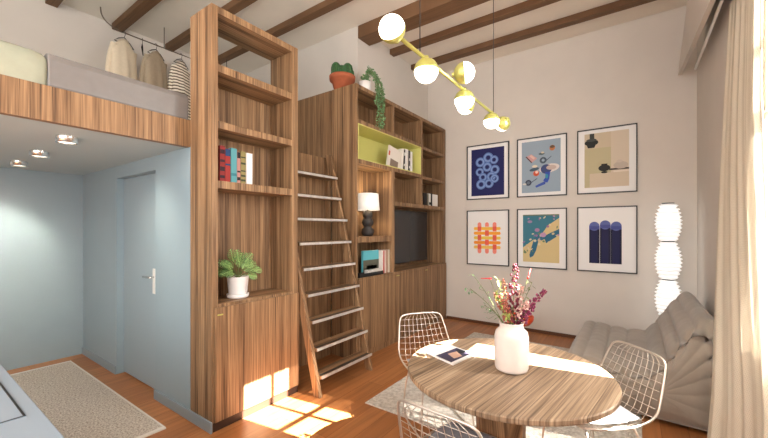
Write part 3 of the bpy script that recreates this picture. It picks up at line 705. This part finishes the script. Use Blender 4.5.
# ------------------------------------------------------------------ sofa
def sofa():
    r = thing('sofa', 'low taupe channel-quilted sofa beside the curtain', 'sofa', (4.3, 0, .012))
    base = [(.50, .02), (.56, .10), (.575, .22), (.56, .33), (.50, .385), (.42, .40), (.28, .375), (.12, .365), (-.03, .36), (-.13, .38),
            (-.20, .46), (-.27, .58), (-.34, .70), (-.42, .81), (-.49, .855), (-.55, .82), (-.575, .70), (-.585, .45), (-.58, .2), (-.57, .02)]
    P = [Vector((0, a*.95 if a > 0 else max(a+.012, -.545), b_)) for a, b_ in base]; P = smooth_path(P, 2)
    # resample evenly
    L_ = [0]
    for i in range(1, len(P)): L_.append(L_[-1]+(P[i]-P[i-1]).length)
    tot = L_[-1]; n = 170; prof = []
    for k in range(n):
        s = tot*k/(n-1); i = max(j for j in range(len(L_)) if L_[j] <= s+1e-9); i = min(i, len(P)-2)
        f = (s-L_[i])/(L_[i+1]-L_[i]); prof.append((P[i].lerp(P[i+1], f), s))
    nch = 15; pts = []
    for k in range(n):
        a = prof[max(k-1, 0)][0]; b_ = prof[min(k+1, n-1)][0]; t = (b_-a).normalized(); nr = Vector((0, t.z, -t.y)); nr = -nr if False else nr
        s = prof[k][1]/tot*nch; ph = s-math.floor(s)
        pts.append((prof[k][0], nr, ph))
    x0, x1 = 3.57, 5.12; m = MB(); nx = 60; c = Vector((0, -.05, 0)); random.seed(4)
    vs = []
    from mathutils import noise
    for i in range(nx+1):
        u = i/nx; x = x0+(x1-x0)*u; e = min(x-x0, x1-x)
        k = 1-.10*(1-min(1, e/.09))**2.2-.03*(1-min(1, e/.05))**2
        for (p, nr, ph) in pts:
            bump = (.05*(math.sin(PI*ph)**.42)-.032)*(.55+.45*min(1, e/.2))*(1 if p.y > -.5 else .3)
            w = .010*noise.noise(Vector((x*2.5, p.y*3, p.z*3)))+.004*noise.noise(Vector((x*12, p.y*7, p.z*7+7)))
            q = c+(p-c)*k; q = q-nr*0+Vector((0, nr.y, nr.z))*(bump+w)*(1 if True else 0)
            q.z = max(q.z, .0)
            xx = x+(.03*math.sin(PI*ph)*(1 if u > .5 else -1) if i in (0, nx) else 0)
            vs.append(Vector((xx, q.y, q.z+.012)))
    fs = [(i*n+k, i*n+k+1, (i+1)*n+k+1, (i+1)*n+k) for i in range(nx) for k in range(n-1)]+[(i*n+n-1, i*n, (i+1)*n, (i+1)*n+n-1) for i in range(nx)]
    m.add(vs, fs, 0, True)
    for i in (0, nx):
        # quilted, gathered end faces: rings shrinking to the middle
        prev = list(range(i*n, i*n+n)); sg = -1 if i == 0 else 1
        for j in range(1, 9):
            f = 1-j/9; b0 = len(m.v)
            for kk in range(n):
                o = vs[i*n+kk]; cc = Vector((o.x, -.15 if o.y < .1 else -.15+.0, .26)); q = cc+(o-cc)*f
                q.x = (x0 if i == 0 else x1)+sg*(.05*math.sin(min(1, j/5)*PI/2)+.012*(math.sin(PI*pts[kk][2])**.5)*f+.008*(j % 2)); q.z = max(q.z, .013)
                m.v.append(q)
            new = list(range(b0, b0+n))
            for kk in range(n): m.f.append([prev[kk], prev[(kk+1) % n], new[(kk+1) % n], new[kk]]); m.m.append(0); m.sm.append(True)
            prev = new
        m.f.append(prev); m.m.append(0); m.sm.append(True)
    body = m.build('quilted_body', SOFAM, r)
    m = MB(); m.tube([(x1-.05, .5, .06), (x0+.05, .5, .06)], .008, 8); m.build('hem_piping', SOFAM, r)
sofa()

# ------------------------------------------------------------------ dining table
TX, TY, TR, TZ = 2.07, .607, .56, .75
tb = thing('dining_table', 'round oak dining table on a pedestal with a white vase on it', 'table', (TX, TY, 0))
m = MB(); m.lathe([(TR-.02, TZ-.034), (TR-.004, TZ-.03), (TR, TZ-.022), (TR, TZ-.006), (TR-.005, TZ)], (TX, TY, 0), 96, smooth=False)
m.build('tabletop', TBL, tb)
m = MB(); m.lathe([(.14, .02), (.135, .4), (.15, TZ-.034)], (TX-.02, TY+.02, 0), 10, smooth=False); m.build('pedestal', OAK, tb)
m = MB(); m.lathe([(.27, 0), (.27, .015), (.2, .02)], (TX-.02, TY+.02, 0), 40); m.build('foot_plate', DARKM, tb)

# vase
VX, VY, VZ = 2.065, .57, TZ+.001
va = thing('vase', 'white stoneware vase standing in the middle of the dining table', 'vase', (VX, VY, VZ))
m = MB(); m.lathe([(.074, 0), (.086, .006), (.091, .02), (.093, .10), (.092, .19), (.086, .218), (.07, .234), (.064, .240), (.064, .262), (.068, .27), (.062, .27), (.058, .24), (.08, .2), (.08, .03), (.02, .02)], (VX, VY, VZ), 48); m.build('vase_body', VASEM, va)
# flowers: direction in view terms (right, up) turned into room terms
RT = Vector((math.sin(YAW), -math.cos(YAW), 0)); FW = Vector((math.cos(YAW), math.sin(YAW), 0))
def stem_curve(r, u, dpt, bend=.3):
    p0 = Vector((VX, VY, VZ+.10))-RT*r*.12-FW*dpt*.1; neck = Vector((VX, VY, VZ+.265))+RT*max(-.045, min(.045, r*.25))+FW*max(-.04, min(.04, dpt*.3))
    tip = Vector((VX, VY, VZ+.27))+RT*r+FW*dpt+Vector((0, 0, u))
    mid = neck.lerp(tip, .5)+Vector((0, 0, .03*bend*10*abs(r)))
    return smooth_path([p0, neck, mid, tip], 3)
def flower(kind, r, u, dpt, label, mat, fr=.55, size=1, aim=None):
    pth = stem_curve(r, u, dpt); root = thing('flower_stem', label, 'flower', pth[0], 0, 'cut flowers in the white vase')
    m = MB(); m.tube(pth, .0025, 5, r2=.0015)
    m.build('stem', STEMG, root)
    n = len(pth); k0 = int(n*(1-fr)); random.seed(int(abs(r*1000)+u*377))
    m = MB(); lf = MB()
    rnd = lambda a: Vector((random.uniform(-1, 1), random.uniform(-1, 1), random.uniform(-1, 1)))*a
    if kind == 'spike':
        for i in range(60):
            s = i/60; j = min(n-1, k0+int((n-k0)*s)); a = i*2.4; rad = .024*size*(1-s*.75)
            p = pth[j]+rnd(.006)+Vector((math.cos(a)*rad, math.sin(a)*rad, 0)); q = .0095*size*(1-.6*s)
            m.ball(p, q, 6, 0, (1, .8, 1.25), rz(a) @ rx(.5))
        m.build('blossoms', mat, root)
    elif kind == 'loose':
        for i in range(26):
            s = i/26; j = min(n-1, k0+int((n-k0)*s)); p = pth[j]+rnd(.028*size)
            for q in range(4): m.leaf(p, rnd(1), rnd(1), .017, .013)
        m.build('blossoms', mat, root)
    elif kind == 'leafy':
        for i in range(int(22*size)):
            j = min(n-1, int(n*.35)+int(n*.65*i/(22*size))); lf.leaf(pth[j], rnd(1)+Vector((0, 0, .3)), (0, 0, 1), random.uniform(.02, .036), .012)
        lf.build('leaves', mat, root)
    elif kind == 'twig':
        for i in range(7):
            j = min(n-1, int(n*.45)+int(n*.55*i/7)); e_ = pth[j]+rnd(.03)+RT*(-.02 if r < 0 else .02); m.tube([pth[j], e_], .0009, 4); lf.leaf(e_, rnd(1), (0, 0, 1), .022, .011)
        m.build('side_shoots', STEMG, root); lf.build('leaves', mat, root)
    elif kind == 'bud':
        d_ = (pth[-1]-pth[-4]).normalized() if aim is None else (RT*aim[0]+Vector((0, 0, aim[1]))).normalized(); m.tube([pth[-1]-d_*.012, pth[-1]+d_*.01, pth[-1]+d_*.05], .0045, 8, r2=.002); m.ball(pth[-1], .0055, 8); m.build('bud', mat, root)
F = flower
F('spike', .02, .325, .0, 'tall burgundy flower spike rising highest from the vase', BURG, .6, 1.25)
F('spike', .185, .18, -.01, 'magenta flower spike leaning far to the right', MAG, .6, 1.15)
F('spike', .105, .11, -.05, 'second magenta spike, shorter, below the one leaning far right', MAG, .5, 1)
F('loose', .05, .12, -.06, 'cluster of blush white blossoms at the vase front', BLUSH, .7, 1.1)
F('loose', .065, .18, .02, 'pale pink blossom stem between burgundy and magenta spikes', BLUSH, .5, .9)
F('spike', -.055, .13, -.03, 'rust coloured flower spike leaning left of centre', RUST, .6, 1)
F('spike', -.085, .16, .02, 'second rust spike, thinner, leaning furthest left', RUST, .4, .7)
F('spike', -.035, .235, .03, 'thin rust-tipped spike standing left of the tall burgundy one', RUST, .35, .6)
F('leafy', -.05, .05, -.07, 'lime green leafy sprig low at the vase neck', LEAF3, 1, 1)
F('leafy', -.10, .17, -.03, 'lime green leafy sprig leaning left', LEAF3, 1, 1.3)
F('leafy', -.075, .245, .02, 'upright pale lime sprig at upper left of the bouquet', LEAF3, 1, 1)
F('leafy', .03, .06, .05, 'dark green leafy stem in the middle of the bouquet', LEAF, 1, 1)
F('leafy', .13, .22, .03, 'green tipped sprig above the magenta spike', STEMG, 1, .8)
F('twig', -.235, .19, .0, 'long thin twig arching far left, lower of two', LEAF2)
F('twig', -.215, .27, .03, 'long thin twig arching far left, upper of two', LEAF2)
F('twig', -.16, .10, -.02, 'short drooping twig just left of the vase', LEAF2)
F('bud', -.13, .25, -.02, 'slim red bud lying nearly level at the left of the bouquet', REDB, aim=(-1, .02))
F('bud', .095, .255, .0, 'slim red bud pointing up right of the tall burgundy spike', REDB)

# magazine
mg = thing('magazine', 'white magazine with a dark cover photo lying on the dining table', 'magazine', (2.09, .97, TZ+.001))
m = MB(); q = [(2.02, 1.105), (1.925, .865), (2.165, .82), (2.25, 1.05)]
m.prism(q, 'Z', TZ+.001, TZ+.008); m.build('pages', PAPERW, mg)
def lerp2(u, v):
    a = Vector(q[1]).lerp(Vector(q[2]), u); b_ = Vector(q[0]).lerp(Vector(q[3]), u); return a.lerp(b_, v)
m = MB(); m.prism([lerp2(.05, .1), lerp2(.95, .1), lerp2(.95, .62), lerp2(.05, .62)], 'Z', TZ+.0082, TZ+.0088)
m.prism([lerp2(.3, .2), lerp2(.6, .15), lerp2(.75, .45), lerp2(.4, .5)], 'Z', TZ+.0089, TZ+.0092, 1); m.prism([lerp2(.65, .3), lerp2(.9, .2), lerp2(.92, .5), lerp2(.8, .55)], 'Z', TZ+.0089, TZ+.0092, 2)
m.build('cover_photo', [flat('photo_violet', 66, 60, 84), flat('photo_skin', 196, 160, 140), flat('photo_dark', 30, 30, 40)], mg)

# ------------------------------------------------------------------ wire chairs
def wire_chair(loc, ang, label, pad, padlabel):
    """faces local +y"""
    r = thing('wire_chair', label, 'chair', loc, ang, 'wire chairs round the dining table')
    zs = .45
    rim = smooth_path([(0, .21, zs-.005), (.19, .205, zs-.005), (.235, .10, zs), (.245, -.10, zs+.005), (.245, -.225, zs+.05), (.225, -.27, zs+.16), (.205, -.315, zs+.28), (.185, -.335, zs+.335), (.11, -.345, zs+.345), (0, -.348, zs+.345),
                       (-.11, -.345, zs+.345), (-.185, -.335, zs+.335), (-.205, -.315, zs+.28), (-.225, -.27, zs+.16), (-.245, -.225, zs+.05), (-.245, -.10, zs+.005), (-.235, .10, zs), (-.19, .205, zs-.005)], 3, True)
    m = MB(); m.tube(rim, .0065, 8, closed=True); m.build('rim', CHROME, r, local=True)
    # wires of seat and back follow the same bent sheet: parameter v runs front to top
    ctr = smooth_path([(0, .21, zs-.005), (0, .05, zs-.03), (0, -.12, zs-.03), (0, -.215, zs+.01), (0, -.26, zs+.12), (0, -.315, zs+.24), (0, -.348, zs+.345)], 3)
    L_ = [0]
    for i in range(1, len(ctr)): L_.append(L_[-1]+(ctr[i]-ctr[i-1]).length)
    def C(v):
        s = v*L_[-1]; i = min(max(j for j in range(len(L_)) if L_[j] <= s+1e-9), len(ctr)-2)
        return ctr[i].lerp(ctr[i+1], (s-L_[i])/(L_[i+1]-L_[i]))
    def half(v):
        if v < .08: return .19+.045*(v/.08)**.6
        if v < .5: return .237+.008*(v/.5)
        if v < .93: return .245-.055*(v-.5)/.43
        return .19-.06*((v-.93)/.07)**2
    def Q(u, v):
        p = C(v); k = u*u*.025
        p = Vector((half(v)*u, p.y, p.z)); p += Vector((0, .0 if v < .45 else k*.8*(1-v)*2, k if v < .5 else k*(1-v)*2)); return p
    seat = MB(); back = MB(); vm = .47
    for j in range(1, 10):
        u = -1+2*j/10
        seat.tube([Q(u, vm*k/8) for k in range(9)], .0019, 4); back.tube([Q(u, vm+(1-vm)*k/10) for k in range(11)], .0019, 4)
    for j in range(1, 16):
        v = j/16; (seat if v < vm else back).tube([Q(-1+k/4, v) for k in range(9)], .0019, 4)
    seat.build('wire_seat', CHROME, r, local=True); back.build('wire_back', CHROME, r, local=True)
    for sx in (-1, 1):
        m = MB(); m.tube(smooth_path([(sx*.12, .13, zs-.03), (sx*.19, .15, zs-.06), (sx*.215, .19, .03), (sx*.215, .17, .008), (sx*.215, -.18, .008), (sx*.215, -.21, .03), (sx*.19, -.16, zs-.06), (sx*.12, -.15, zs-.03)], 3), .006, 8)
        m.build('leg', CHROME, r, local=True)
    for yy in (.135, -.15):
        m = MB(); m.tube([(-.12, yy, zs-.03), (.12, yy, zs-.03)], .006, 8); m.build('stretcher', CHROME, r, local=True)
    # seat pad
    if pad:
        m = MB(); n = 14; vs = []; fs = []
        for side in (1, -1):
            for i in range(n+1):
                for j in range(n+1):
                    a, b_ = -1+2*i/n, -1+2*j/n
                    x = a*math.sqrt(1-b_*b_*.22)*.215; y = b_*math.sqrt(1-a*a*.22)*.195-.0
                    ed = (1-max(abs(a), abs(b_))**6); vs.append((x, y, zs+.008+.014*ed*side+.012*(abs(a)**2)))
        for side in (0, 1):
            o = side*(n+1)**2
            for i in range(n):
                for j in range(n):
                    q = (o+i*(n+1)+j, o+(i+1)*(n+1)+j, o+(i+1)*(n+1)+j+1, o+i*(n+1)+j+1); fs.append(q if side == 0 else q[::-1])
        m.add(vs, fs, 0, True); m.build('seat_pad', pad, r, local=True)['label'] = padlabel
    return r
def face(dx, dy): return math.atan2(dy, dx)-PI/2
wire_chair((2.53, 1.27, .012), face(-.61, -.79), 'wire chair on the ladder side of the table, its back to the bookcase', CUSHG, 'grey seat pad')
wire_chair((1.66, .655, 0), face(1, -.07), 'wire chair in the foreground seen from behind, cut by the lower picture edge', CUSHG, 'grey seat pad')
wire_chair((2.485, .225, .012), face(-.68, .72), 'wire chair in front of the sofa with a sunlit white pad', CUSH, 'white seat pad')

# ------------------------------------------------------------------ pendant lamp
PY = .88; PZ = 2.43
pn = thing('pendant_lamp', 'brass bar pendant lamp with opal glass globes above the dining table', 'lamp', (2.0, PY, H))
m = MB(); m.tube([(1.39, PY, PZ), (2.84, PY, PZ)], .0095, 10); m.build('bar', BRASS, pn)
m = MB(); m.lathe([(.06, -.02), (.06, -.004), (.02, -.001)], (2.68, PY, H), 24); m.build('ceiling_rose', BLACK, pn)
for x in (1.56, 2.70):
    m = MB(); m.tube([(x, PY, PZ), (x, PY, H-.01)], .0026, 6); m.build('cable', DARKM, pn)
m = MB(); m.tube(smooth_path([(2.68, PY, H-.02), (2.62, PY+.07, H-.05), (2.54, PY+.09, H-.07), (2.50, PY+.02, H-.06), (2.56, PY-.03, H-.04)], 3), .004, 6); m.build('cable_loop', BLACK, pn)
def globe(x, d, r=.0625, off=.05, dz=0, cup=None):
    d = Vector(d).normalized(); c = Vector((x, PY, PZ+dz))+d*off; g = Vector(cup) if cup else d
    g.normalize(); m = MB(); m.ball(c, r, 24, half=g); g_ = m.build('glass_globe', GLOBE, pn)
    m = MB(); m.ball(c, r+.001, 24, half=-g); m.cyl(c-g*(r+.012), .014, .02, 12, axis=g); m.build('brass_cup', BRASS, pn)
globe(1.35, (-1, -.1, .1), r=.059, off=.05, cup=(-1, -.25, .35))
globe(1.625, (0, 0, -1), off=.06)
globe(2.02, (-.1, -.6, .7), r=.062, off=.075, cup=(.4, -1, .1))
globe(2.13, (0, 0, -1), off=.06)
globe(2.27, (.2, 1, -.8), r=.058, off=.07)
globe(2.655, (0, 0, -1), r=.06, off=.062)
globe(2.84, (.5, -.3, -.6), r=.058, off=.05, cup=(.6, .9, -.35))

# ------------------------------------------------------------------ loft: mattress, bedspread, rail, clothes
m = MB(); m.prism([(2.955, 2.433), (2.95, 2.6), (2.965, 2.638), (3.0, 2.65), (3.9, 2.65), (4.0, 2.6), (4.0, 2.433)], 'X', .585, 1.435)
md = tag(m.build('mattress', BEDG, bevel=.012), 'grey mattress side along the loft edge', 'mattress')
m = MB(); n = 26; prof = [(2.951, 2.433), (2.94, 2.52), (2.937, 2.58), (2.95, 2.622), (2.985, 2.642), (3.9, 2.642), (4.0, 2.6), (4.0, 2.433)]
xs = [-.9, .1, .35, .52, .565, .583]; ks = [1, 1, 1, .985, .95, .86]
vs = []
for x, k in zip(xs, ks):
    for a, b_ in prof: vs.append((x-.03*(1-abs((b_-2.56)/.08))*0, a if a > 3 else a+(1-k)*.1, 2.433+(b_-2.433)*k))
n = len(prof); fs = [(i*n+j, i*n+j+1, (i+1)*n+j+1, (i+1)*n+j) for i in range(len(xs)-1) for j in range(n-1)]
fs += [tuple(range(n))[::-1], tuple((len(xs)-1)*n+j for j in range(n))]
m.add(vs, fs, 0, True); tag(m.build('bolster', BEDGR), 'pale sage bolster next to the grey mattress at the loft edge', 'pillow')
YR, ZR = 5.2, 4.0
rl = thing('clothes_rail', 'thin metal clothes rail with a curved end under the loft ceiling beams', 'rail', (2.4, YR, H))
m = MB(); m.tube(smooth_path([(1.50, YR, 4.20), (1.505, YR, 4.12), (1.55, YR, 4.05), (1.66, YR, 4.0), (1.85, YR, ZR), (3.62, YR, ZR)], 2), .0075, 8); m.build('rail', M_('bronze_rail', srgb(110, 96, 82), .4, .5), rl)
for x in (2.2, 3.1):
    m = MB(); m.tube([(x, YR, ZR), (x, YR, H-.001)], .005, 6); m.build('hanging_rod', DARKM, rl)
def hanger(x, rot, label):
    r = thing('clothes_hanger', label, 'hanger', (x, YR, ZR), 0, 'hangers on the clothes rail')
    R = rz(rot); o = Vector((x, YR, ZR))
    hook = [o+R @ Vector(p) for p in ((-.018, 0, -.01), (-.02, 0, .008), (0, 0, .022), (.02, 0, .008), (.012, 0, -.02), (0, 0, -.06))]
    m = MB(); m.tube(smooth_path(hook), .003, 6); m.build('hook', DARKM, r)
    arm = [o+R @ Vector(p) for p in ((0, 0, -.06), (.07, 0, -.10), (.125, 0, -.15), (0, 0, -.155), (-.125, 0, -.15), (-.07, 0, -.10))]
    m = MB(); m.tube(arm, .006, 6, closed=True); m.build('shoulder_bar', DARKM, r)
hg = [(1.74, .35), (1.94, 1.15), (2.10, .35), (2.42, .35), (2.60, 1.2)]
hanger(*hg[0], 'dark hanger carrying the cream garment')
hanger(*hg[1], 'empty dark hanger between cream and mushroom garments')
hanger(*hg[2], 'dark hanger carrying the mushroom grey garment')
hanger(*hg[3], 'dark hanger carrying the striped garment')
hanger(*hg[4], 'empty dark hanger beside the shelf tower')
def garment(x, rot, mat, label, kind, L_=.8, w=.24, seed=1):
    """shirt hanging from the shoulders: closed tube of cloth with folds, plus sleeves"""
    r = thing('shirt', label, kind, (x, YR, ZR-.17), 0, 'clothes on the rail')
    R = rz(rot); o = Vector((x, YR, ZR-.09)); n = 40; rows = 14; vs = []
    random.seed(seed); ph = random.random()*6
    for i in range(rows+1):
        s = i/rows
        hw = .05+(w-.05)*min(1, (s/.16))**.75 if s < .16 else w*(1+.12*s)
        dz = -(s*L_); th = .03+.05*min(1, s*2)
        for k in range(n):
            a = 2*PI*k/n; f = .014*s*math.sin(a*7+ph)+.008*s*math.sin(a*11+ph*2)
            vs.append(o+R @ Vector((math.cos(a)*hw*(1+f), math.sin(a)*(th+f), dz-(.02*math.cos(a)**2 if s < .1 else 0))))
    fs = [(i*n+k, i*n+(k+1) % n, (i+1)*n+(k+1) % n, (i+1)*n+k) for i in range(rows) for k in range(n)]
    m = MB(); m.add(vs, fs, 0, True); m.build('body', mat, r, solid=.003)
    for sx in (-1, 1):
        m = MB(); pth = smooth_path([o+R @ Vector((sx*w*.85, 0, -.10)), o+R @ Vector((sx*(w+.0), .05, -.28)), o+R @ Vector((sx*(w+.0), .07, -.55))], 2)
        m.tube(pth, .035, 12, r2=.03); m.build('sleeve', mat, r)
garment(1.74, .35, CLOTH1, 'cream linen shirt hanging leftmost on the rail', 'shirt', .85, .15, 1)
garment(2.10, .35, CLOTH2, 'mushroom grey shirt hanging in the middle of the rail', 'shirt', .85, .15, 2)
garment(2.42, .35, STRIPED, 'cream and brown striped top hanging next to the shelf tower', 'shirt', .85, .13, 3)

# ------------------------------------------------------------------ alcove downlights
for (x, y, lb, aim, en) in ((.771, 3.36, 'nearest of the three round surface downlights under the loft', (.6, .25, -.9), 40), (.778, 4.18, 'middle one of the three round downlights under the loft', (-.1, .9, -.9), 45), (.778, 4.96, 'furthest of the three round downlights under the loft', (.0, .60, -.84), 90)):
    r = thing('ceiling_spotlight', lb, 'ceiling light', (x, y, 2.22), 0, 'downlights under the loft')
    m = MB(); m.lathe([(.054, 2.172), (.062, 2.172), (.062, 2.2195)], (x, y, 0), 28, cap=False); m.cyl((x, y, 2.19), .0615, .0295, 28); m.build('housing', STEEL, r)
    m = MB(); m.cyl((x, y, 2.178), .05, .012, 24); m.build('lens', LENS, r)
    l_ = lamp('spot_light', 'SPOT', (0, 0, -.06), en, (1, .9, .72), spot_size=math.radians(62 if y > 4.5 else 95), spot_blend=1, shadow_soft_size=.04); l_.parent = r
    l_.rotation_euler = Vector(aim).to_track_quat('-Z', 'Y').to_euler()

# ------------------------------------------------------------------ kitchen counter with hob
kc = thing('kitchen_counter', 'pale blue-grey kitchen counter in the lower left corner', 'counter', (-.0, 1.9, 0))
m = MB(); m.box(-.35, .328, .35, 3.3, .86, .9); m.build('worktop', COUNTER, kc, bevel=.003)
m = MB(); m.box(-.33, .30, .38, 3.27, .0, .86); m.build('cabinet_body', CABF, kc)
for k in range(4):
    y = .39+.72*k; d_ = part('cabinet_door', CABF, kc, .301, .318, y, y+.712, .1, .85)
    part('handle', STEEL, d_, .319, .327, y+.25, y+.45, .80, .81)
hb = thing('induction_hob', 'pale induction hob outlined in black on the kitchen counter', 'hob', (.03, 2.0, .9))
m = MB(); x0, x1, y0_, y1_ = -.24, .286, 1.722, 2.45; t = .006
m.box(x0, x1, y0_, y1_, .9005, .903); m.build('hob_plate', COUNTER, hb)
m = MB()
for a in ((x0, x1, y0_, y0_+t), (x0, x1, y1_-t, y1_), (x0, x0+t, y0_, y1_), (x1-t, x1, y0_, y1_)): m.box(*a, .903, .9045)
m.build('outline', BLACK, hb)
m = MB(); m.box(-.15, .212, 1.80, 2.15, .9032, .9045); m.build('cooking_zone', flat('hob_zone_grey', 70, 82, 92, .3), hb)

# ------------------------------------------------------------------ curtain
cu = thing('curtain', 'floor-length open-weave cream curtain at the window on the right', 'curtain', (3.6, -.54, 0))
def curtain_sheet(name, xr, xl, y, amp, nf, ztop, seed, zbot=.012, lab=None):
    m = MB(); nu, nv = 200, 40; uv = []; random.seed(seed); ph = [random.uniform(0, 6.28) for _ in range(4)]
    vs = []
    for j in range(nv+1):
        s = j/nv; z = ztop+(zbot-ztop)*s
        for i in range(nu+1):
            u = i/nu; a, b_ = xr(s), xl(s); x = a+(b_-a)*u
            am = amp*(.6+.4*s)*(1-.5*min(1, u/.35))
            f = math.sin(u*nf*2*PI+ph[0]+.8*math.sin(u*5+ph[1]+s*.7))+.35*math.sin(u*nf*4.6*PI+ph[2]+s*1.1)
            yy = y(s, u)+am*f; vs.append((x+.25*am*math.cos(u*nf*2*PI+ph[0]), yy, z)); uv.append(((u*3.0), s*(ztop-zbot)))
    w = nu+1; m.add(vs, [(j*w+i, j*w+i+1, (j+1)*w+i+1, (j+1)*w+i) for j in range(nv) for i in range(nu)], 0, True)
    m.uv = uv; return m.build(name, CURT, cu)
curtain_sheet('curtain_panel', lambda s: 2.66-.24*min(1, max(0, s-.30)/.5), lambda s: 3.72+.25*math.sin(PI*min(1, s*1.15))-.60*s*s, lambda s, u: -.535-.055*min(1, u/.3)+.02*s*(1-min(1, u/.3))+.22*s*s*u*u, .024, 6, 3.225, 6)
m = MB(); m.tube([(2.68, -.53, 3.24), (4.95, -.53, 3.24)], .012, 8); tag(m.build('curtain_rod', WHITE), 'slim white rod holding the cream curtain below the plaster boxing', 'curtain rod')
